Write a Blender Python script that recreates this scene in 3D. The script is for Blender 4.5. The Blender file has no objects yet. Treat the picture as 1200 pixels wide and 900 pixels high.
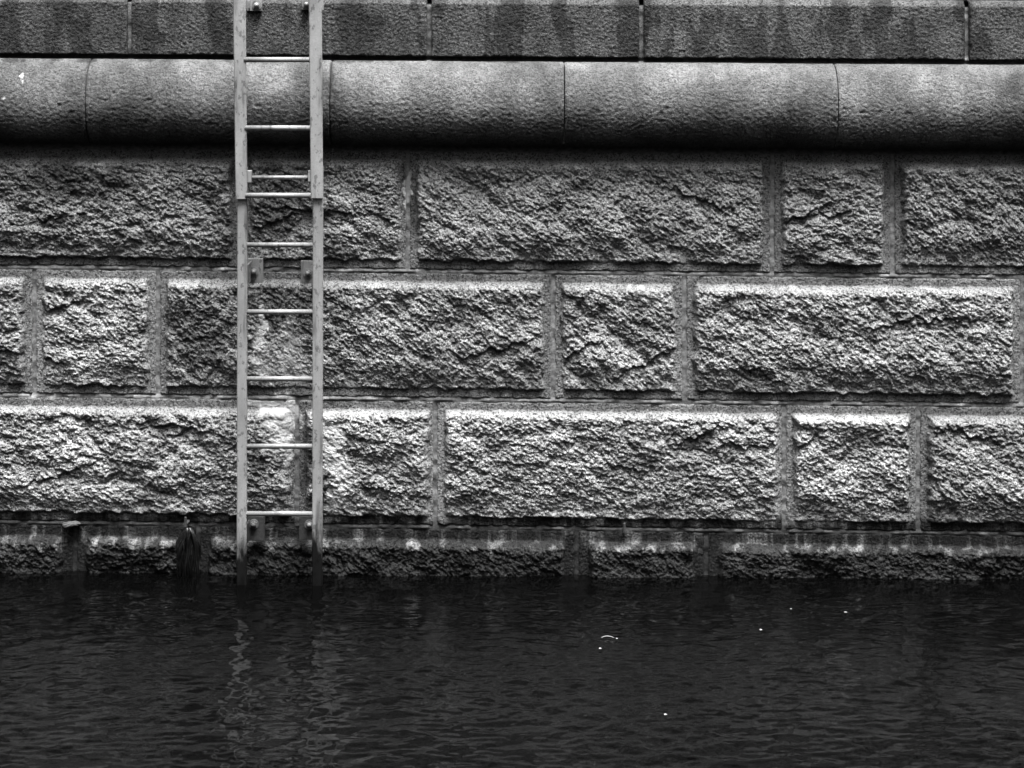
import bpy, bmesh, math, random
import numpy as np
from mathutils import Matrix, Vector

random.seed(7)
S = bpy.context.scene
COL = S.collection
W0, H0 = 1200.0, 900.0

# ------------------------------------------------------------------ camera
MPP = 0.0042                       # metres per photograph pixel at the wall
WATER_PY = 677.0
DIST, CAM_Z = 10.0, 2.75           # level view across the canal, lens shifted down
AIM_Z = (WATER_PY - 450) * MPP
SHIFT = (AIM_Z - CAM_Z) / DIST
cam_pos = Vector((0, -DIST, CAM_Z))
D = DIST
quat = Vector((0, 1, 0)).to_track_quat('-Z', 'Y')
ROLL = math.radians(0.42)
cam_mat = Matrix.Translation(cam_pos) @ quat.to_matrix().to_4x4() @ Matrix.Rotation(ROLL, 4, 'Z')
cd = bpy.data.cameras.new('camera')
cd.sensor_width = 36.0
cd.lens = 36.0 * D / (W0 * MPP)
cd.shift_y = SHIFT * D / (W0 * MPP)
cd.clip_end = 2000
cam = bpy.data.objects.new('camera', cd)
cam.matrix_world = cam_mat
COL.objects.link(cam)
S.camera = cam
TAN = (W0 * MPP / 2) / D
R3 = np.array(cam_mat.to_3x3())
CP = np.array(cam_pos)


def ray_dir(px, py):
    v = np.array([(px - 600) / 600 * TAN, -(py - 450) / 600 * TAN + SHIFT, -1.0])
    return R3 @ v


def at(px, py, Y=0.0):             # point of a vertical plane y = Y seen at a pixel
    d = ray_dir(px, py)
    t = (Y - CP[1]) / d[1]
    return CP + d * t


def on_water(px, py):
    d = ray_dir(px, py)
    t = -CP[2] / d[2]
    return CP + d * t


def project(P):                    # photograph pixels of world points (n,3)
    q = (P - CP) @ R3
    return 600 + q[:, 0] / -q[:, 2] / TAN * 600, 450 - (q[:, 1] / -q[:, 2] - SHIFT) / TAN * 600


# ------------------------------------------------------------------ noise
def hsh(ix, iy, k):
    a = (ix.astype(np.int64) * 374761393 + iy.astype(np.int64) * 668265263 + np.int64(k) * 2246822519) & 0xffffffff
    a = ((a ^ (a >> 13)) * 1274126177) & 0xffffffff
    a = ((a ^ (a >> 16)) * 2654435761) & 0xffffffff
    return ((a ^ (a >> 15)) & 0xffffff) / float(0x1000000)


def perlin(x, y, k):
    ix, iy = np.floor(x), np.floor(y)
    fx, fy = x - ix, y - iy
    u = fx * fx * fx * (fx * (fx * 6 - 15) + 10)
    v = fy * fy * fy * (fy * (fy * 6 - 15) + 10)

    def g(ox, oy):
        a = hsh(ix + ox, iy + oy, k) * 2 * math.pi
        return np.cos(a) * (fx - ox) + np.sin(a) * (fy - oy)
    a = g(0, 0) + u * (g(1, 0) - g(0, 0))
    b = g(0, 1) + u * (g(1, 1) - g(0, 1))
    return (a + v * (b - a)) * 1.5


def fbm(x, y, k, n=4, gain=0.5):
    t, a, f = 0, 1.0, 1.0
    for i in range(n):
        t = t + a * perlin(x * f, y * f, k + i * 17)
        a *= gain
        f *= 2.03
    return t


def scoops(x, y, k, slope=0.6, curve=0.9, sharp=1):
    """Broken-stone relief in cell units: sharp ridges between shallow scoops."""
    ix, iy = np.floor(x), np.floor(y)
    best = None
    for oy in (-1, 0, 1):
        for ox in (-1, 0, 1):
            cx, cy = ix + ox, iy + oy
            dx = x - (cx + hsh(cx, cy, k))
            dy = y - (cy + hsh(cx, cy, k + 5))
            a = hsh(cx, cy, k + 9) * 2 * math.pi
            m = hsh(cx, cy, k + 13) * slope
            h = hsh(cx, cy, k + 21) * 0.5 + m * (np.cos(a) * dx + np.sin(a) * dy) + curve * (dx * dx + dy * dy)
            best = h if best is None else np.minimum(best, h)
    return best - 0.42


def sat(x):
    return np.clip(x, 0, 1)


def sstep(a, b, x):
    t = sat((x - a) / (b - a))
    return t * t * (3 - 2 * t)


# ------------------------------------------------------------------ mesh helpers
def mesh_np(name, V, F, mat, parent=None, attrs=None, smooth=True):
    V = np.asarray(V, dtype=np.float32)
    F = np.asarray(F, dtype=np.int32)
    me = bpy.data.meshes.new(name)
    me.vertices.add(len(V))
    me.vertices.foreach_set('co', V.ravel())
    k = F.shape[1]
    me.loops.add(F.size)
    me.loops.foreach_set('vertex_index', F.ravel())
    me.polygons.add(len(F))
    me.polygons.foreach_set('loop_start', np.arange(0, F.size, k, dtype=np.int32))
    me.polygons.foreach_set('loop_total', np.full(len(F), k, dtype=np.int32))
    me.polygons.foreach_set('use_smooth', np.full(len(F), smooth, dtype=bool))
    me.update(calc_edges=True)
    for nm, arr in (attrs or {}).items():
        at_ = me.attributes.new(nm, 'FLOAT', 'POINT')
        at_.data.foreach_set('value', np.asarray(arr, dtype=np.float32))
    if mat:
        me.materials.append(mat)
    o = bpy.data.objects.new(name, me)
    COL.objects.link(o)
    if parent:
        o.parent = parent
    return o


def grid_faces(nu, nv, flip=False):
    i = np.arange(nu * nv).reshape(nv, nu)
    a, b, c, d = i[:-1, :-1].ravel(), i[:-1, 1:].ravel(), i[1:, 1:].ravel(), i[1:, :-1].ravel()
    return np.stack([a, d, c, b] if flip else [a, b, c, d], 1)


def bm_obj(name, bm, mat, parent=None, smooth=False):
    bmesh.ops.recalc_face_normals(bm, faces=bm.faces)
    me = bpy.data.meshes.new(name)
    bm.to_mesh(me)
    bm.free()
    for p in me.polygons:
        p.use_smooth = smooth
    if mat:
        me.materials.append(mat)
    o = bpy.data.objects.new(name, me)
    COL.objects.link(o)
    if parent:
        o.parent = parent
    return o


def add_box(bm, lo, hi, bev=0.0, seg=2):
    r = bmesh.ops.create_cube(bm, size=1)
    vs = r['verts']
    for v in vs:
        for i in range(3):
            v.co[i] = lo[i] + (v.co[i] + 0.5) * (hi[i] - lo[i])
    if bev:
        es = list({e for v in vs for e in v.link_edges})
        bmesh.ops.bevel(bm, geom=es, offset=bev, segments=seg, profile=0.5, affect='EDGES')


def add_cyl(bm, p0, p1, r0, r1=None, n=20, caps=True):
    r1 = r0 if r1 is None else r1
    p0, p1 = Vector(p0), Vector(p1)
    d = p1 - p0
    q = d.to_track_quat('Z', 'Y').to_matrix().to_4x4()
    bmesh.ops.create_cone(bm, cap_ends=caps, segments=n, radius1=r0, radius2=r1, depth=d.length,
                          matrix=Matrix.Translation((p0 + p1) / 2) @ q)


def tag(o, label=None, cat=None, group=None, kind=None):
    for k, v in (('label', label), ('category', cat), ('group', group), ('kind', kind)):
        if v:
            o[k] = v
    return o


def empty(name, loc=(0, 0, 0)):
    o = bpy.data.objects.new(name, None)
    o.empty_display_size = 0.1
    o.location = loc
    COL.objects.link(o)
    return o


# ------------------------------------------------------------------ materials
class NT:
    def __init__(s, name):
        s.m = bpy.data.materials.new(name)
        s.m.use_nodes = True
        s.t = s.m.node_tree
        s.b = s.t.nodes['Principled BSDF']
        s.tc = s.n('ShaderNodeTexCoord').outputs['Object']

    def n(s, typ, **kw):
        nd = s.t.nodes.new(typ)
        for k, v in kw.items():
            setattr(nd, k, v)
        return nd

    def l(s, a, b):
        s.t.links.new(a, b)

    def put(s, sock, v):
        if hasattr(v, 'is_linked'):
            s.l(v, sock)
        else:
            sock.default_value = v

    def math(s, op, a, b=0.0, c=None, clamp=False):
        nd = s.n('ShaderNodeMath', operation=op, use_clamp=clamp)
        s.put(nd.inputs[0], a)
        s.put(nd.inputs[1], b)
        if c is not None:
            s.put(nd.inputs[2], c)
        return nd.outputs[0]

    def noise(s, scale, detail=3.0, rough=0.55, stretch=None, offset=None, dist=0.0):
        v = s.tc
        if stretch or offset:
            mp = s.n('ShaderNodeMapping')
            s.l(v, mp.inputs['Vector'])
            if stretch:
                mp.inputs['Scale'].default_value = stretch
            if offset:
                mp.inputs['Location'].default_value = offset
            v = mp.outputs[0]
        nd = s.n('ShaderNodeTexNoise')
        s.l(v, nd.inputs['Vector'])
        nd.inputs['Scale'].default_value = scale
        nd.inputs['Detail'].default_value = detail
        nd.inputs['Roughness'].default_value = rough
        nd.inputs['Distortion'].default_value = dist
        return nd.outputs['Fac']

    def voro(s, scale, out='Color'):
        nd = s.n('ShaderNodeTexVoronoi')
        s.l(s.tc, nd.inputs['Vector'])
        nd.inputs['Scale'].default_value = scale
        return nd.outputs[out]

    def rng(s, v, a, b, c=0.0, d=1.0, smooth=False):
        nd = s.n('ShaderNodeMapRange', interpolation_type='SMOOTHSTEP' if smooth else 'LINEAR')
        s.put(nd.inputs['Value'], v)
        for nm, x in (('From Min', a), ('From Max', b), ('To Min', c), ('To Max', d)):
            s.put(nd.inputs[nm], x)
        return nd.outputs[0]

    def mix(s, f, a, b):
        nd = s.n('ShaderNodeMix', data_type='FLOAT')
        s.put(nd.inputs[0], f)
        s.put(nd.inputs[2], a)
        s.put(nd.inputs[3], b)
        return nd.outputs[0]

    def attr(s, name):
        nd = s.n('ShaderNodeAttribute', attribute_name=name)
        return nd.outputs['Fac']

    def grey(s, v):
        cb = s.n('ShaderNodeCombineColor')
        for i in range(3):
            s.put(cb.inputs[i], v)
        return cb.outputs[0]

    def bump(s, h, strength, dist, prev=None):
        nd = s.n('ShaderNodeBump')
        nd.inputs['Strength'].default_value = strength
        nd.inputs['Distance'].default_value = dist
        s.l(h, nd.inputs['Height'])
        if prev:
            s.l(prev, nd.inputs['Normal'])
        return nd.outputs[0]


def stone_material(name, base, speck=1.0, fine_bump=1.0, blotch=1.0):
    m = NT(name)
    sc_ = m.n('ShaderNodeSeparateColor')
    m.l(m.voro(150), sc_.inputs[0])
    cells = sc_.outputs[0]                      # mineral grains, ~7 mm
    fine = m.noise(150, 4, 0.7)
    mid = m.noise(26, 4, 0.6)
    big = m.noise(2.6, 5, 0.62, dist=0.4)
    streak = m.noise(5.0, 4, 0.6, stretch=(1.6, 1.0, 0.22))
    g = m.mix(m.rng(cells, 0.16, 0.30), 0.16, 1.0)         # black mica
    g = m.mix(0.80 * speck, 1.0, g)
    v = m.math('MULTIPLY', g, m.rng(fine, 0.30, 0.70, 1 - 0.62 * speck, 1 + 0.62 * speck))
    v = m.math('MULTIPLY', v, m.rng(mid, 0.25, 0.75, 0.78, 1.2))
    v = m.math('MULTIPLY', v, m.rng(big, 0.28, 0.72, 1 - 0.32 * blotch, 1 + 0.26 * blotch))
    v = m.math('MULTIPLY', v, m.rng(streak, 0.3, 0.7, 1 - 0.18 * blotch, 1 + 0.14 * blotch))
    v = m.math('MULTIPLY', v, base)
    v = m.math('MULTIPLY', v, m.attr('tone'))
    # dark stains, runs and darker areas at single places on the stone
    so = m.rng(m.math('ADD', m.attr('dark_marks'), m.math('MULTIPLY', m.math('SUBTRACT', m.noise(14, 5, 0.65), 0.5), 1.1)), 0.35, 0.75, 0, 1, True)
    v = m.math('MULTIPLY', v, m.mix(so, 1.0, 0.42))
    # lime runs
    li = m.math('ADD', m.attr('lime'), m.math('MULTIPLY', m.math('SUBTRACT', m.noise(30, 5, 0.7), 0.5), 1.3))
    li = m.math('MULTIPLY', m.rng(li, 0.30, 0.60, 0, 1, True), m.rng(m.attr('lime'), 0.02, 0.2))
    v = m.mix(m.math('MULTIPLY', li, 0.92), v, 0.86)
    # tidal slime
    col = m.noise(17, 4, 0.6, stretch=(1.0, 1.0, 0.08))
    we = m.math('ADD', m.attr('wet'), m.math('MULTIPLY', m.math('SUBTRACT', col, 0.5), 1.5))
    we = m.math('MULTIPLY', m.rng(we, 0.30, 0.80, 0, 1, True), m.rng(m.attr('wet'), 0.01, 0.15))
    v = m.math('MULTIPLY', v, m.mix(we, 1.0, 0.10))
    m.l(m.grey(v), m.b.inputs['Base Color'])
    m.l(m.mix(we, 0.85, 0.5), m.b.inputs['Roughness'])
    m.l(m.mix(we, 0.3, 0.12), m.b.inputs['Specular IOR Level'])
    h = m.math('ADD', m.math('MULTIPLY', m.noise(78, 5, 0.72), 1.0), m.math('MULTIPLY', cells, 0.22))
    m.l(m.bump(h, 1.0, 0.013 * fine_bump), m.b.inputs['Normal'])
    return m.m


M_ROCK = stone_material('rock_faced_granite', 0.41, 1.0, 1.0)
M_ASHLAR = stone_material('bush_hammered_granite', 0.142, 1.0, 1.25, 1.3)
M_ROLL = stone_material('moulded_granite', 0.195, 0.6, 1.1, 1.9)


def mortar_material():
    m = NT('lime_mortar')
    v = m.rng(m.noise(45, 5, 0.65), 0.3, 0.7, 0.10, 0.32)
    li = m.math('ADD', m.attr('lime'), m.math('MULTIPLY', m.math('SUBTRACT', m.noise(22, 4, 0.65), 0.5), 1.2))
    li = m.math('MULTIPLY', m.rng(li, 0.4, 0.7, 0, 1, True), m.rng(m.attr('lime'), 0.02, 0.2))
    v = m.mix(m.math('MULTIPLY', li, 0.9), v, 0.55)
    v = m.math('MULTIPLY', v, m.mix(m.attr('wet'), 1.0, 0.10))
    m.l(m.grey(v), m.b.inputs['Base Color'])
    m.b.inputs['Roughness'].default_value = 0.9
    m.l(m.bump(m.noise(120, 4, 0.7), 0.8, 0.004), m.b.inputs['Normal'])
    return m.m


M_MORTAR = mortar_material()


def steel_material(name, base, rough=0.42, spots=0.5, metal=0.55):
    m = NT(name)
    v = m.rng(m.noise(9, 5, 0.6, stretch=(1, 1, 0.35)), 0.3, 0.7, base * 0.72, base * 1.2)
    v = m.math('MULTIPLY', v, m.rng(m.noise(160, 3, 0.6), 0.3, 0.7, 0.9, 1.08))
    sp = m.rng(m.noise(46, 4, 0.6, stretch=(1, 1, 0.55)), 0.56, 0.64, 0, spots, True)
    v = m.math('MULTIPLY', v, m.math('SUBTRACT', 1.0, sp))
    run = m.rng(m.noise(17, 4, 0.6, stretch=(1, 1, 0.12), offset=(3, 1, 0)), 0.55, 0.68, 0, 0.5, True)
    v = m.math('MULTIPLY', v, m.math('SUBTRACT', 1.0, run))
    sep = m.n('ShaderNodeSeparateXYZ')
    m.l(m.tc, sep.inputs[0])
    z = m.math('ADD', sep.outputs[2], m.math('MULTIPLY', m.math('SUBTRACT', m.noise(16, 5, 0.65, stretch=(1, 1, 0.3)), 0.5), 0.55))
    slime = m.math('SUBTRACT', 1.0, m.rng(z, 0.16, 0.40, 0, 1, True))
    v = m.math('MULTIPLY', v, m.mix(slime, 1.0, 0.025))
    m.l(m.mix(slime, 0.5, 0.05), m.b.inputs['Specular IOR Level'])
    m.l(m.grey(v), m.b.inputs['Base Color'])
    m.l(m.math('MULTIPLY', m.math('SUBTRACT', 1.0, slime), metal), m.b.inputs['Metallic'])
    m.l(m.math('ADD', m.rng(m.noise(60, 3), 0.3, 0.7, rough - 0.06, rough + 0.1), m.math('MULTIPLY', sp, 0.3)), m.b.inputs['Roughness'])
    m.l(m.bump(m.noise(70, 4, 0.6), 0.35, 0.0015), m.b.inputs['Normal'])
    return m.m


M_STEEL = steel_material('galvanised_steel', 0.42, 0.5, 0.5, 0.25)
M_RUNG = steel_material('worn_rung_steel', 0.34, 0.5, 0.3, 0.25)
M_PLATE = steel_material('dull_plate_steel', 0.36, 0.5, 0.5, 0.3)


def plain(name, v, rough, bump=0.0, scale=60, lo=0.6, hi=1.3):
    m = NT(name)
    m.l(m.grey(m.rng(m.noise(scale, 5, 0.65), 0.3, 0.7, v * lo, v * hi)), m.b.inputs['Base Color'])
    m.b.inputs['Roughness'].default_value = rough
    if bump:
        m.l(m.bump(m.noise(scale, 5, 0.65), 0.8, bump), m.b.inputs['Normal'])
    return m.m


M_IRON = plain('rusty_iron', 0.06, 0.6, 0.003)
M_WEED = plain('wet_weed', 0.005, 0.4, 0.004, 40)
M_PETAL = plain('pale_petal', 0.42, 0.5, 0, 60, 0.9, 1.05)
M_PAVE = stone_material('paving_granite', 0.32, 1.0, 0.6)


def water_material():
    m = NT('canal_water')
    m.b.inputs['Base Color'].default_value = (0.001, 0.001, 0.001, 1)
    m.b.inputs['Roughness'].default_value = 0.05
    m.b.inputs['IOR'].default_value = 1.26
    h = m.noise(26, 3, 0.55, stretch=(0.7, 1.0, 1.0))
    m.l(m.bump(h, 0.12, 0.010), m.b.inputs['Normal'])
    return m.m


M_WATER = water_material()

# ------------------------------------------------------------------ the wall
# course lines as photograph rows at x = 0 and x = 1200
LIP, ASH_B = (-8, -2), (66, 74)
ROLL_T, ROLL_B = (68.2, 76.2), (167, 176)
L1, L2, L3, L4 = (172, 180), (313, 325), (463, 475.5), (612, 626)


def row(line, px):
    return line[0] + (line[1] - line[0]) * px / 1200.0


wall = tag(empty('quay_wall'), 'dark granite quay wall of rock-faced blocks under a fat half-round moulding, rising from the water', 'quay wall')


def stain_attrs(P):
    """Where the lime runs, pale waterline, dark marks and tidal slime lie on the wall (point by point)."""
    px, py = project(P)
    wob = fbm(px / 26.0, py / 26.0, 901, 3) * 9

    def blob(cx, cy, rx, ry):
        return sat(1.25 - np.sqrt(((px + wob - cx) / rx) ** 2 + ((py + wob * 0.7 - cy) / ry) ** 2))
    lime = np.zeros(len(P))
    for b in [(334, 424, 40, 24), (343, 402, 20, 26), (307, 392, 8, 44), (313, 425, 16, 26),
              (330, 492, 24, 42), (318, 520, 18, 16), (339, 480, 10, 24), (336, 530, 8, 22), (310, 473, 30, 8),
              (390, 525, 11, 46), (398, 560, 16, 44), (386, 500, 8, 18), (390, 590, 12, 16),
              
              (478, 222, 4, 30)]:
        lime = np.maximum(lime, blob(*b))
    for b in [(25, 92, 6, 12), (7, 117, 9, 5), (742, 342, 40, 14), (768, 352, 24, 20)]:
        lime = np.maximum(lime, blob(*b) * 0.42)
    wl = sat(1 - np.abs(P[:, 2] - 0.008 - 0.004 * fbm(px / 40, px * 0, 77, 2)) / 0.010) * sat(0.75 + fbm(px / 30, px * 0 + 2, 78, 3))  # thin broken pale line along the waterline
    lime = np.maximum(lime, wl * 0.9)
    dark_marks = np.zeros(len(P))  # stain left of the ladder, darker areas between the rails and far left
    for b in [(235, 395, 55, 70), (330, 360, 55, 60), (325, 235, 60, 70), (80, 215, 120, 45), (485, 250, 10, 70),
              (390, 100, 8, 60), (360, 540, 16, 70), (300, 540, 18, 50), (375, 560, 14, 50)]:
        dark_marks = np.maximum(dark_marks, blob(*b) * 0.75)
    runs = sstep(-0.25, 0.45, fbm(px / 48, py / 170, 61, 4, 0.6)) * sstep(80, 70, py)     # rain runs on the top course
    dark_marks = np.maximum(dark_marks, runs * 0.72)
    z = P[:, 2]
    zz = z + 0.030 * fbm(px / 45, py / 60, 66, 4)
    wet = sstep(0.335, 0.265, zz) * 0.78 - 0.04 * sstep(0.215, 0.195, zz) + 0.26 * sstep(0.165, 0.10, zz)
    for b in [(88, 650, 17, 40), (236, 650, 24, 40), (676, 655, 16, 36), (829, 658, 15, 34)]:
        wet = np.maximum(wet, sat(blob(*b) * 1.6))
    return {'lime': lime, 'dark_marks': dark_marks, 'wet': wet}


# every block stands as one dressed stone: flat drafted margin round a rough boss
HALF = 1.9                         # half a joint, in photograph pixels


def make_block(x0, x1, lt, lb, k, kind='rock', spacing=0.005, tone=1.0, prot=0.058, marg=(0.036, 0.042), half=HALF,
               bottom_z=None, chamfer=0.0, lean=0.0):
    a = at(x0 + half, row(lt, x0 + half) + half)
    b = at(x1 - half, row(lt, x1 - half) + half)
    c = at(x0 + half, row(lb, x0 + half) - half)
    d = at(x1 - half, row(lb, x1 - half) - half)
    if bottom_z is not None:
        c = np.array([a[0], 0, bottom_z])
        d = np.array([b[0], 0, bottom_z])
    Wd = np.linalg.norm(b - a)
    Ht = np.linalg.norm(c - a)
    nu, nv = max(8, int(Wd / spacing)) + 1, max(6, int(Ht / spacing)) + 1
    u, v = np.meshgrid(np.linspace(0, 1, nu), np.linspace(0, 1, nv))
    u, v = u.ravel(), v.ravel()
    P = (a[None] * ((1 - u) * (1 - v))[:, None] + b[None] * (u * (1 - v))[:, None]
         + c[None] * ((1 - u) * v)[:, None] + d[None] * (u * v)[:, None])
    X, Z = P[:, 0].copy(), P[:, 2].copy()
    eu = np.minimum(u, 1 - u) * Wd
    ev = np.minimum(v, 1 - v) * Ht
    edge = np.minimum(eu, ev)
    if kind == 'rock':
        w1 = fbm(X / 0.07, Z / 0.07, k + 3, 3) * 0.010
        w2 = fbm(X / 0.07, Z / 0.07, k + 31, 3) * 0.010
        dl = u * Wd - marg[0] + w1
        flush = x1 in (478, 510, 348, 919)                     # boss dies out softly against the joint
        dr = (1 - u) * Wd - (0.016 if flush else marg[0]) + w2
        dt = v * Ht - marg[1] + w2 * 0.5
        db = (1 - v) * Ht - marg[1] + w1

        def rise(x, w):
            t = sat(x / w)
            return 1 - (1 - t) ** 2.0
        e = rise(dl, 0.026) * rise(dr, 0.055 if flush else 0.026) * rise(dt, 0.040) * rise(db, 0.014)
        thin = 0.46 + 0.54 * sstep(0.0, 0.15, db)             # the boss thins towards its foot
        # broken face
        rk = random.Random(k)
        ang = 0.42 + rk.uniform(-0.30, 0.30)
        sc = rk.uniform(0.85, 1.25)
        big = rk.uniform(0.8, 1.5)
        Xr = X * math.cos(ang) - Z * math.sin(ang)
        Zr = X * math.sin(ang) + Z * math.cos(ang)
        wx = fbm(X / 0.05, Z / 0.05, k + 40, 3) * 0.012
        wz = fbm(X / 0.05, Z / 0.05, k + 50, 3) * 0.012
        Xw, Zw = Xr + wx, Zr + wz
        n = -scoops(Xw / (0.21 * sc), Zw / (0.14 * sc), k + 60, 0.8) * 0.027 * big
        n += -scoops(Xw / (0.068 * sc), Zw / (0.044 * sc), k + 70) * 0.018
        n += -scoops(Xw / 0.030, Zw / 0.021, k + 80) * 0.008
        n += fbm(Xr / 0.024, Zr / 0.0155, k + 90, 3, 0.85) * 0.0070
        n += fbm(X / 0.3, Z / 0.3, k + 95, 2) * 0.010
        for q in range(rk.choice((1, 2, 2, 3))):               # spalls: a lip with a hollow under it
            cx0, cz0 = X.min() + rk.random() * Wd, Z.min() + rk.uniform(0.2, 0.8) * Ht
            tilt, ln = rk.uniform(-0.5, 0.5), rk.uniform(0.10, 0.28)
            dx = X - cx0
            dd = (cz0 + tilt * dx + fbm(X / 0.07, Z * 0 + q, k + 200 + q, 3) * 0.03) - Z
            n -= 0.022 * np.exp(-np.maximum(dd, 0) / 0.06) * sstep(-0.004, 0.004, dd) * sat(1.6 - np.abs(dx) / ln * 1.6)
        n *= 0.86 * (1 - 0.62 * stain_attrs(P)['lime'])
        n += lean * ((0.5 - v) * 0.04)
        h = e * np.maximum((prot + 0.6 * n) * thin + 0.4 * n, 0.006)
        h += (1 - sat(e * 8)) * (fbm(X / 0.012, Z / 0.012, k + 7, 2) * 0.0022)
    else:
        h = fbm(X / 0.018, Z / 0.013, k, 2, 0.65) * 0.0022 + fbm(X / 0.25, Z / 0.25, k + 8, 2) * 0.004
    # worn arris with chips
    chip = sat(fbm(X / 0.05, Z / 0.05, k + 11, 3) + 0.15) * 0.009
    r = 0.005 + chip * 1.3
    h -= 0.014 * sat(1 - edge / r) ** 2
    if chamfer:
        h -= sat((chamfer - v * Ht) / chamfer) * chamfer * 1.0
    Y = -h
    V = np.stack([X, Y, Z], 1)
    F = grid_faces(nu, nv, flip=True)
    # returns into the joint
    ring = np.concatenate([np.arange(nu), nu * np.arange(1, nv) + nu - 1, nu * (nv - 1) + np.arange(nu - 2, -1, -1),
                           nu * np.arange(nv - 2, 0, -1)])
    back = V[ring].copy()
    back[:, 1] = 0.06
    nb = len(V)
    r2 = np.arange(len(ring))
    r3 = (r2 + 1) % len(ring)
    FR = np.stack([ring[r2], ring[r3], nb + r3, nb + r2], 1)
    V = np.concatenate([V, back])
    F = np.concatenate([F, FR])
    at_ = stain_attrs(V)
    tn = np.full(len(V), float(tone))
    if kind == 'rock':                                     # boss painted paler than the margin, making up for its self-shadowing
        tn[:len(e)] *= 0.66 + 0.50 * e
    at_['tone'] = tn
    mat = {'rock': M_ROCK, 'ash': M_ASHLAR}[kind]
    return mesh_np('stone_block', V, F, mat, wall, at_)


def tone_of(x0, x1, base=1.0, sd=0.10):
    return base * (1 + random.uniform(-sd, sd))


FINE, COARSE = 0.0040, 0.012
k = 1000


def course(joints, lt, lb, **kw):
    global k
    tones = kw.pop('tones', None)
    for i in range(len(joints) - 1):
        x0, x1 = joints[i], joints[i + 1]
        k += 137
        inside = x1 > -15 and x0 < 1215
        t = tones[i] if tones else tone_of(x0, x1)
        make_block(x0, x1, lt, lb, k, spacing=FINE if inside else COARSE, tone=t,
                   prot=0.038 + random.uniform(-0.008, 0.012), lean=random.uniform(-0.3, 0.8),
                   **kw) if kw.get('kind', 'rock') == 'rock' else make_block(x0, x1, lt, lb, k, spacing=FINE if inside else COARSE, tone=t, **kw)


course([-640, -200, 151, 503, 752, 1134, 1480, 1840], LIP, ASH_B, kind='ash', chamfer=0.030, half=2.6,
       tones=[1, 0.8, 0.85, 0.95, 1.05, 1.0, 0.8, 1])
course([-640, -480, -130, 283, 478, 905, 1046, 1330, 1480, 1840], L1, L2, tones=[1, 1, 0.85, 1.0, 1.0, 1.0, 0.95, 1, 1])
course([-640, -240, -105, 40, 185, 648, 802, 1198, 1345, 1840], L2, L3, tones=[1, 1, 1.0, 1.2, 0.95, 1.08, 1.06, 1, 1])
course([-640, -290, -120, 348, 510, 919, 1076, 1490, 1640, 1840], L3, L4, tones=[1, 1, 1.1, 1.15, 1.15, 1.2, 1.0, 1, 1])
course([-640, -260, 88, 232, 676, 828, 1270, 1420, 1840], L4, L4, bottom_z=-0.40, marg=(0.050, 0.052))


# half-round string moulding, laid in lengths
def make_roll(x0, x1, kk, spacing=0.006):
    h = 0.6
    xa, xb = x0 + h, x1 - h
    ta, tb = at(xa, row(ROLL_T, xa)), at(xb, row(ROLL_T, xb))
    ba, bb = at(xa, row(ROLL_B, xa)), at(xb, row(ROLL_B, xb))
    L = np.linalg.norm(tb - ta)
    nu = max(8, int(L / spacing)) + 1
    nv = 130 if spacing < 0.01 else 44
    u, th = np.meshgrid(np.linspace(0, 1, nu), np.linspace(math.pi / 2, -math.pi / 2, nv))
    u, th = u.ravel(), th.ravel()
    X = ta[0] + (tb[0] - ta[0]) * u
    zt = ta[2] + (tb[2] - ta[2]) * u
    zb = ba[2] + (bb[2] - ba[2]) * u
    zc, b = (zt + zb) / 2, (zt - zb) / 2
    a = 0.165 + random.uniform(-0.005, 0.005)
    s = th * 0.2
    n = fbm(X / 0.020, s / 0.014, kk, 2, 0.62) * 0.0022 + fbm(X / 0.4, s / 0.3, kk + 9, 2) * 0.004
    n *= 0.35 + 0.65 * sstep(1.15, 0.5, th)                # weathered smooth on top
    eu = np.minimum(u, 1 - u) * L
    n -= 0.006 * sat(1 - eu / (0.006 + 0.016 * sat(fbm(s / 0.04, X * 0 + kk, kk + 3, 3)))) ** 2
    n -= 0.004 * sstep(0.6, 0.9, fbm(X / 0.05, s / 0.04, kk + 21, 3))
    c, sn = np.cos(th), np.sin(th)
    Y = -(a + n) * c
    Z = zc + (b + n * 1.0) * sn
    V = np.stack([X, Y, Z], 1)
    F = grid_faces(nu, nv, flip=True)
    # closed ends
    for col, fl in ((0, False), (nu - 1, True)):
        idx = nu * np.arange(nv) + col
        ci = len(V)
        V = np.concatenate([V, [[X[idx[0]], 0.03, zc[col]]]])
        i0, i1 = idx[:-1], idx[1:]
        tri = np.stack([i0, i1, np.full(nv - 1, ci), np.full(nv - 1, ci)], 1)
        V2 = None
        ENDS.append(tri)
    e = np.concatenate(ENDS[-2:])
    at_ = stain_attrs(V)
    at_['tone'] = np.full(len(V), 1.0)
    # ends as degenerate-free quads: mirror the fan through a second centre vertex
    cA, cB = len(V) - 2, len(V) - 1
    V = np.concatenate([V, [V[cA] + [0, 0.01, 0], V[cB] + [0, 0.01, 0]]])
    for nm in at_:
        at_[nm] = np.concatenate([at_[nm], at_[nm][-2:]])
    e = e.copy()
    e[:, 3] = np.where(e[:, 2] == cA, cA + 2, cB + 2)
    return mesh_np('moulding_stone', V, np.concatenate([F, e]), M_ROLL, wall, at_)


ENDS = []
rj = [-640, -450, -170, 108, 390, 661, 977, 1260, 1550, 1840]
for i in range(len(rj) - 1):
    k += 77
    make_roll(rj[i], rj[i + 1], k, 0.0048 if rj[i + 1] > -15 and rj[i] < 1215 else 0.014)


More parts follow.
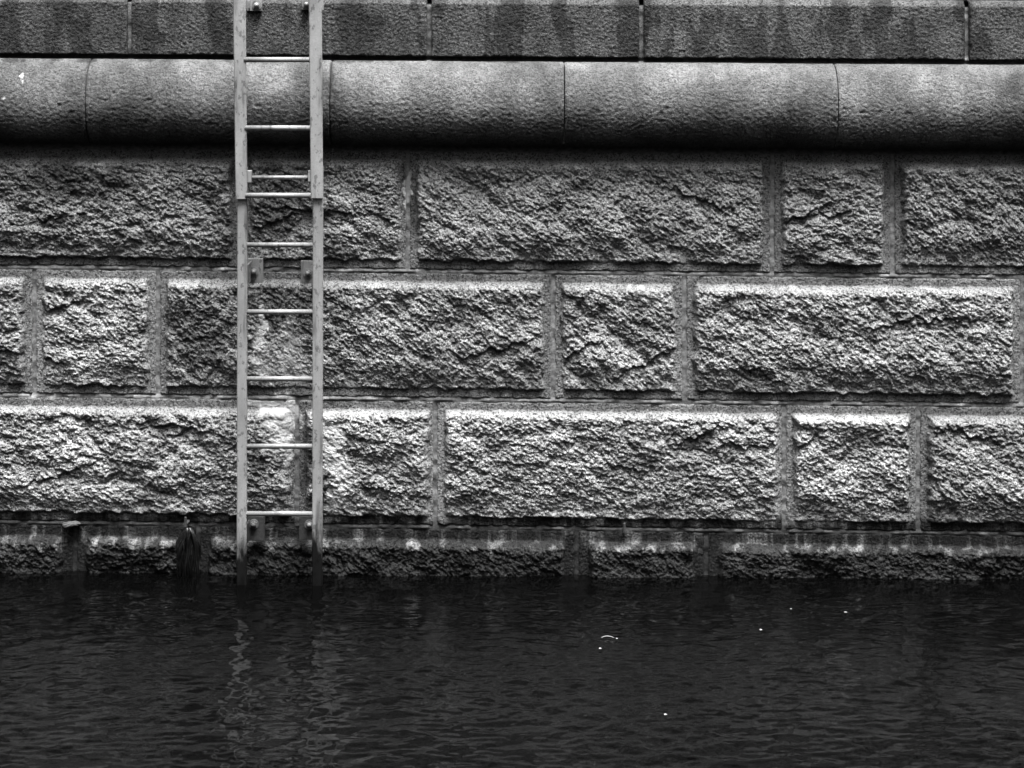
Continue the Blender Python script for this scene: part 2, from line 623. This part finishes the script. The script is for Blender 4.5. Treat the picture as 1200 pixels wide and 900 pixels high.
# mortar behind and in the joints: one ragged sheet
def make_mortar():
    p0, p1 = at(-640, 300), at(1840, 300)
    sp = 0.0075
    xs = np.arange(p0[0], p1[0], sp)
    ztop = at(600, 3)[2]
    zs = np.arange(-0.40, ztop, sp)
    X, Z = np.meshgrid(xs, zs)
    X, Z = X.ravel(), Z.ravel()
    P = np.stack([X, np.zeros_like(X), Z], 1)
    px, py = project(P)
    Y = 0.006 + fbm(X / 0.06, Z / 0.06, 77, 3) * 0.006

    def line_d(line):
        return np.abs(py - row(line, px))
    # squeezed-out beds with a proud lip
    for line, amt, wl in ((L4, 0.013, 0.075), (L3, 0.011, 0.13), (L2, 0.010, 0.16)):
        dd = line_d(line)
        m = sat(1 - dd / 2.6)
        Y -= m * amt * sat(0.55 + fbm(X / wl, X * 0 + 3.3, 88 + int(line[0]), 3) * 1.1)
    # open joint above and below the roll stays deep
    Y += sat(1 - line_d((66.5, 74.5)) / 4) * 0.03
    Y += sat(1 - line_d((170, 178)) / 4) * 0.03
    Y += sstep(74, 66, py) * 0.030
    Y += sat((row((2, 9), px) - py) / 4) * 0.05
    at_ = stain_attrs(P)
    lime = at_['lime']
    dd = line_d(L3)
    lime = np.maximum(lime, sat(1.2 - dd / 5) * sat(fbm(px / 22, px * 0, 55, 3) * 1.6 + 0.55) * sstep(310, 230, px))
    lime = np.maximum(lime, sat(1.0 - dd / 5) * sat(fbm(px / 30, px * 0, 56, 3) * 1.6 + 0.05))
    lime = np.maximum(lime, sat(1.0 - line_d(L2) / 5) * sat(fbm(px / 30, px * 0, 57, 3) * 1.5 + 0.10))
    lime = np.maximum(lime, sat(1.0 - line_d(L4) / 5) * sat(fbm(px / 40, px * 0, 58, 3) * 1.2 + 0.35) * 0.9)
    at_['lime'] = lime
    return mesh_np('mortar', np.stack([X, Y, Z], 1), grid_faces(len(xs), len(zs)), M_MORTAR, wall,
                   {'lime': at_['lime'], 'wet': at_['wet']})


make_mortar()

# ledge lump on the lowest bed
p = at(84, 614.5, -0.02)
bm = bmesh.new()
bmesh.ops.create_icosphere(bm, subdivisions=4, radius=1)
for v in bm.verts:
    c = v.co.copy()
    f = 1 + 0.18 * float(perlin(np.array([c.x * 2 + 4]), np.array([c.y * 2 + c.z * 3]), 5)[0])
    v.co = Vector((p[0] + c.x * 0.046 * f, p[1] + c.y * 0.022 * f, p[2] + c.z * 0.016 * f * (1.0 - 0.35 * c.x) + 0.005 * math.sin(c.x * 2.4)))
lump = bm_obj('mortar_lump', bm, plain('pale_mortar', 0.10, 0.9, 0.004), wall, True)
lump['label'] = 'pale squeezed-out lump of mortar'

# ------------------------------------------------------------------ quay top, bed
zq = at(600, -3.0)[2]
p0, p1 = at(-640, 3), at(1840, 3)
nx, ny = 200, 60
xs = np.linspace(p0[0], p1[0], nx)
ys = np.linspace(0.031, 14.0, ny) ** 1.0
X, Yg = np.meshgrid(xs, ys)
X, Yg = X.ravel(), Yg.ravel()
slope = (at(1840, row(LIP, 1840))[2] - at(-640, row(LIP, -640))[2]) / (p1[0] - p0[0])
Zg = zq - 0.006 + slope * X + fbm(X / 0.5, Yg / 0.5, 3, 3) * 0.002
V = np.stack([X, Yg, Zg], 1)
zero = np.zeros(len(V))
pv = mesh_np('quay_pavement', V, grid_faces(nx, ny), M_PAVE, None, {'tone': zero + 1, 'lime': zero, 'dark_marks': zero, 'wet': zero})
pv['kind'] = 'structure'

# ------------------------------------------------------------------ water
rng = np.random.default_rng(12)
# fine grid where the photograph looks, widening outwards
fx = np.arange(-2.9, 2.9, 0.011)
ox = np.geomspace(0.03, 60, 50)
xs = np.concatenate([-2.9 - ox[::-1], fx, fx[-1] + ox])
fy = np.arange(-4.1, 0.13, 0.009)
oy = np.geomspace(0.02, 60, 50)
ys = np.concatenate([-4.1 - oy[::-1], fy])
X, Yw = np.meshgrid(xs, ys)
sh = X.shape
Z = np.zeros(sh)
fade = np.clip(1 - np.maximum(np.abs(X) - 2.9, 0) / 0.8, 0, 1) * np.clip(1 - np.maximum(-Yw - 4.1, 0) / 0.8, 0, 1)
iy0 = len(oy) - 14
ix0, ix1 = 36, len(xs) - 36
sx, sy = X[:, ix0:ix1], Yw[:, ix0:ix1]
zz = np.zeros_like(sx)
patch = 0.75 + 0.55 * fbm(sx / 0.9, sy / 0.7, 400, 3)
for i in range(110):
    lam = 0.032 * (0.22 / 0.032) ** rng.random()
    ang = rng.normal(math.radians(84), math.radians(52))
    kk = 2 * math.pi / lam
    slope_a = 0.0135 * (lam / 0.12) ** -0.1
    amp = slope_a / kk
    ph = rng.random() * 6.283
    wx = sx + 0.03 * math.sin(i)
    zz += amp * np.sin(kk * (math.cos(ang) * wx + math.sin(ang) * sy) + ph)
zz *= patch
zz += fbm(sx / 0.11, sy / 0.085, 410, 2, 0.5) * 0.0012
Z[:, ix0:ix1] = zz
Z *= fade
V = np.stack([X.ravel(), Yw.ravel(), Z.ravel()], 1)
wt = mesh_np('water', V, grid_faces(sh[1], sh[0]), M_WATER)
wt['kind'] = 'structure'
wt.location.z = 0.018

# ------------------------------------------------------------------ ladder
YL, YU = -0.232, -0.247            # front faces of the lower and the upper flight
ladder = tag(empty('quay_ladder', (0, 0, 0)), 'galvanised steel ladder in two overlapping flights, bolted to granite wall, foot in water', 'ladder')


def bar(name, pxa, pxb, ya, yb, Yf, depth, mat, par, zlow=None, dx=(0, 0)):
    """Upright bar between photograph columns pxa..pxb (at the top; dx shifts the foot)."""
    bm = bmesh.new()
    t0, t1 = at(pxa, ya, Yf), at(pxb, ya, Yf)
    b0, b1 = at(pxa + dx[0], yb, Yf), at(pxb + dx[1], yb, Yf)
    if zlow is not None:
        b0[2] = b1[2] = zlow
    n = 24
    rings = []
    cx = 0.004
    for i in range(n + 1):
        f = i / n
        a, b = t0 + (b0 - t0) * f, t1 + (b1 - t1) * f
        prof = [(a[0] + cx, 0), (b[0] - cx, 0), (b[0], cx), (b[0], depth), (a[0], depth), (a[0], cx)]
        rings.append([bm.verts.new((x, Yf + y, a[2] + 0.0005 * math.sin(i * 1.7))) for x, y in prof])
    for r0, r1 in zip(rings, rings[1:]):
        for j in range(6):
            bm.faces.new((r0[j], r0[(j + 1) % 6], r1[(j + 1) % 6], r1[j]))
    bm.faces.new(rings[0])
    bm.faces.new(rings[-1][::-1])
    return bm_obj(name, bm, mat, par)


def rung(pxa, pxb, py, Yc, r, mat=None, dy=0.0):
    bm = bmesh.new()
    a, b = at(pxa, py, Yc), at(pxb, py + dy, Yc)
    add_cyl(bm, a, b, r, n=28)
    o = bm_obj('rung', bm, mat or M_RUNG, ladder, True)
    for p in o.data.polygons:
        if len(p.vertices) > 4:
            p.use_smooth = False
    return o


# lower flight
bar('stile', 278.0, 289.5, 196, 700, YL, 0.030, M_STEEL, ladder, -0.38, (-0.5, -0.5))
bar('stile', 366.5, 378.5, 196, 700, YL, 0.030, M_STEEL, ladder, -0.38, (-0.5, -0.7))
for y in (287, 365.5, 444, 523, 602):
    rung(288.5, 368, y, YL + 0.015, 0.0122)
rung(293, 362.5, 208, YL + 0.016, 0.0098)
# upper flight
bar('stile', 272.8, 287.5, -14, 233, YU, 0.0135, M_STEEL, ladder, None, (3.2, 2.2))
bar('stile', 361.5, 376.8, -14, 232, YU, 0.0135, M_STEEL, ladder, None, (2.6, 1.6))
for y in (70, 150, 229):
    d = 0 if y < 100 else (0.8 if y < 200 else 1.6)
    rung(286 + d, 362.5 + d, y, YU + 0.0075, 0.0125)


def box_px(name, x0, x1, y0, y1, Ya, Yb, mat, bev=0.002, par=None):
    a, b = at(x0, y0, Ya), at(x1, y1, Ya)
    bm = bmesh.new()
    add_box(bm, (a[0], Ya, b[2]), (b[0], Yb, a[2]), bev)
    return bm_obj(name, bm, mat, par or ladder)


# hook tabs that carry the topmost rung of the lower flight
box_px('hook_tab', 289, 294.5, 200, 214, YL - 0.006, YL + 0.034, M_STEEL)
box_px('hook_tab', 361.0, 364.5, 200, 213, YL - 0.006, YL + 0.034, M_STEEL)
box_px('hook_tab', 376.5, 379.0, -12, 12, YU + 0.004, YU + 0.030, M_STEEL)


def bracket(x0, x1, y0, y1, Yw_, bx, by, mat, side, Ys, sx_):
    """Wall plate (> bolt) with the arm that reaches out to the stile."""
    pl = box_px('wall_plate', x0, x1, y0, y1, Yw_ - 0.012, Yw_ + 0.010, mat, 0.002)
    c = at(bx, by, Yw_ - 0.012)
    bm = bmesh.new()
    add_cyl(bm, (c[0], Yw_ - 0.0125, c[2]), (c[0], Yw_ - 0.0165, c[2]), 0.024, n=28)
    add_cyl(bm, (c[0], Yw_ - 0.0165, c[2]), (c[0], Yw_ - 0.029, c[2]), 0.0165, n=6)
    r = bmesh.ops.create_uvsphere(bm, u_segments=20, v_segments=10, radius=0.0125)
    for v in r['verts']:
        v.co = Vector((c[0] + v.co.x, Yw_ - 0.028 + v.co.y * 1.1, c[2] + v.co.z))
    bm_obj('bolt', bm, M_PLATE, pl)
    # arm
    xa = at(sx_, (y0 + y1) / 2, Ys)[0]
    z0, z1 = at(x0, y1 - 3, Yw_)[2], at(x0, y0 + 3, Yw_)[2]
    bm = bmesh.new()
    add_box(bm, (xa - 0.004, Ys, z0), (xa + 0.004, Yw_ - 0.012, z1), 0.001)
    bm_obj('bracket_arm', bm, mat, ladder)


bracket(289, 307, -2, 13, -0.002, 301, 6, M_STEEL, 1, YU + 0.0135, 285.5)
bracket(353.5, 366, -3, 11.5, -0.002, 359.5, 5, M_STEEL, -1, YU + 0.0135, 363.5)
bracket(289.5, 308, 303, 331.5, -0.012, 297.5, 318, M_PLATE, 1, YL + 0.030, 288.2)
bracket(352.5, 371, 305.5, 334, -0.012, 361, 320, M_PLATE, -1, YL + 0.030, 368.5)
bracket(289.5, 310, 605, 634, -0.070, 297.5, 614, M_IRON, 1, YL + 0.030, 288.2)
bracket(350.5, 371, 605, 633, -0.070, 362.5, 614.5, M_IRON, -1, YL + 0.030, 368.3)

# ------------------------------------------------------------------ small things on the wall and the water


def spike(name, px, py, Yw_, length, r, label):
    c = at(px, py, Yw_)
    root = tag(empty(name, (c[0], Yw_, c[2])), label, 'iron spike')
    bm = bmesh.new()
    add_cyl(bm, (0, 0.06, 0), (0, -length, 0.004), r, r * 0.8, 10)
    add_cyl(bm, (0, -length + 0.006, -0.006), (0, -length + 0.002, 0.042), r * 1.0, r * 0.55, 10)
    bmesh.ops.bevel(bm, geom=bm.edges[:], offset=0.001, segments=1, affect='EDGES')
    bm_obj('shank', bm, M_IRON, root)
    return root


spike('iron_spike', 731, 620, 0.0, 0.05, 0.009, 'small rusty iron spike in the low mortar bed, between the two bare wet joints')
spike('iron_spike', 220.5, 611, 0.0, 0.085, 0.010, 'rusty iron spike poking out above the black hanging weed')

# weed hanging below the spike: a draped, ragged bundle of strands
c = at(221, 618, -0.085)
weed = tag(empty('waterweed', (c[0], c[1], c[2])), 'black wet tuft of waterweed hanging from a spike down to the water', 'waterweed')
bm = bmesh.new()
rg = random.Random(4)
zl = -c[2] - 0.02
for i in range(46):
    f = rg.uniform(-1, 1)
    spread = 0.055 * f
    ln = zl * rg.uniform(0.72, 1.0)
    r = rg.uniform(0.0025, 0.006)
    y0 = rg.uniform(-0.008, 0.020)
    prev = None
    n = 9
    ph = rg.uniform(0, 6)
    for s in range(n + 1):
        t = s / n
        x = spread * min(1, t * 2.8) ** 0.8 + 0.006 * math.sin(ph + t * 7)
        y = y0 * (1 - t * 0.2) - 0.012 * math.sin(t * 3.1) + 0.004 * math.sin(ph * 2 + t * 9)
        rr = r * (1 - 0.55 * t)
        ring = [bm.verts.new((x + rr * 1.6 * math.cos(q * math.pi / 3), y + rr * math.sin(q * math.pi / 3), ln * t)) for q in range(6)]
        if prev:
            for q in range(6):
                bm.faces.new((prev[q], prev[(q + 1) % 6], ring[(q + 1) % 6], ring[q]))
        else:
            bm.faces.new(ring)
        prev = ring
    bm.faces.new(prev[::-1])
bm_obj('strands', bm, M_WEED, weed, True)


def petal(name, px, py, ln, wd, rot, curl, label, cat, group=None):
    c = on_water(px, py)
    bm = bmesh.new()
    n = 8
    rows_ = []
    for i in range(n + 1):
        t = i / n
        w = wd * (math.sin(math.pi * min(0.97, t * 0.92 + 0.06)) ** 0.7)
        x = (t - 0.5) * ln
        y = curl * (t - 0.5) ** 2
        z = 0.004 + 0.18 * ln * (t - 0.5) ** 2 * 4 * 0.35
        rows_.append([[bm.verts.new((x, y + w * (j - 1) * 0.5, z + abs(j - 1) * w * 0.25 - dz)) for j in range(3)] for dz in (0, 0.0012)])
    for a, b in zip(rows_, rows_[1:]):
        for j in range(2):
            bm.faces.new((a[0][j], a[0][j + 1], b[0][j + 1], b[0][j]))
            bm.faces.new((a[1][j + 1], a[1][j], b[1][j], b[1][j + 1]))
        for j in (0, 2):
            bm.faces.new((a[0][j], b[0][j], b[1][j], a[1][j]))
    for r in (rows_[0], rows_[-1]):
        for j in range(2):
            bm.faces.new((r[0][j], r[0][j + 1], r[1][j + 1], r[1][j]))
    o = bm_obj(name, bm, M_PETAL, None, True)
    o.location = (c[0], c[1], 0.021)
    o.rotation_euler = (0, 0, rot)
    tag(o, label, cat, group)
    return o


G = 'pale petals floating on the dark water'
petal('floating_feather', 711, 752, 0.058, 0.0045, 0.08, -0.15, 'thin curved white feather floating on the dark water', 'feather')
petal('floating_petal', 703.5, 767, 0.012, 0.013, 0.3, 0, 'small white petal floating just below the curved feather', 'petal', G)
petal('floating_petal', 723, 755, 0.008, 0.010, 1.0, 0, 'tiny white petal floating beside the tip of the curved feather', 'petal', G)
petal('floating_petal', 892, 745, 0.012, 0.016, 0.5, 0, 'white petal floating alone, midway between the feather and the paired specks near the wall', 'petal', G)
petal('floating_petal', 927, 720, 0.009, 0.009, 0.2, 0, 'faint small petal floating nearer the feather of the two specks close to the wall', 'petal', G)
petal('floating_petal', 991, 724, 0.015, 0.010, 0.0, 0, 'flat white petal floating close to the wall, farthest petal from the ladder', 'petal', G)
petal('floating_petal', 780, 845, 0.013, 0.012, 0.8, 0, 'white petal floating farthest out from the wall on open water', 'petal', G)

# ------------------------------------------------------------------ light
EL, AZ = math.radians(75), math.radians(24)      # high, a little to the right of the lens
sd = bpy.data.lights.new('sun', 'SUN')
sd.energy = 1.5
sd.angle = math.radians(28)
sd.color = (1, 1, 1)
sun = bpy.data.objects.new('sun', sd)
to_sun = Vector((math.sin(AZ) * math.cos(EL), -math.cos(AZ) * math.cos(EL), math.sin(EL)))
sun.rotation_euler = to_sun.to_track_quat('Z', 'Y').to_euler()
sun.location = (3, -6, 9)
COL.objects.link(sun)

w = bpy.data.worlds.new('World')
S.world = w
w.use_nodes = True
nt = w.node_tree
bg = nt.nodes['Background']
sky = nt.nodes.new('ShaderNodeTexSky')
sky.sky_type = 'NISHITA'
sky.sun_disc = False
sky.sun_elevation = EL
sky.sun_rotation = math.pi - AZ
sky.air_density = 1.0
sky.dust_density = 3.0
bw = nt.nodes.new('ShaderNodeRGBToBW')
nt.links.new(sky.outputs[0], bw.inputs[0])
tc = nt.nodes.new('ShaderNodeTexCoord')
sp = nt.nodes.new('ShaderNodeSeparateXYZ')
nt.links.new(tc.outputs['Generated'], sp.inputs[0])
mr = nt.nodes.new('ShaderNodeMapRange')          # overcast: bright zenith, dim skyline
nt.links.new(sp.outputs[2], mr.inputs['Value'])
mr.inputs['From Min'].default_value = 0.05
mr.inputs['From Max'].default_value = 0.95
mr.inputs['To Min'].default_value = 0.08
mr.inputs['To Max'].default_value = 2.0
mr.interpolation_type = 'SMOOTHSTEP'
mr.inputs['From Min'].default_value = 0.35
mr.inputs['From Max'].default_value = 1.0
mm = nt.nodes.new('ShaderNodeMath')
mm.operation = 'MULTIPLY'
nt.links.new(bw.outputs[0], mm.inputs[0])
nt.links.new(mr.outputs[0], mm.inputs[1])
nt.links.new(mm.outputs[0], bg.inputs['Color'])
bg.inputs['Strength'].default_value = 0.05

S.view_settings.view_transform = 'Standard'
S.view_settings.look = 'None'
S.view_settings.exposure = 2.55
S.view_settings.gamma = 1.0
S.view_settings.use_curve_mapping = False
S.render.engine = 'CYCLES'
S.cycles.max_bounces = 6
S.cycles.diffuse_bounces = 0
S.cycles.caustics_reflective = False
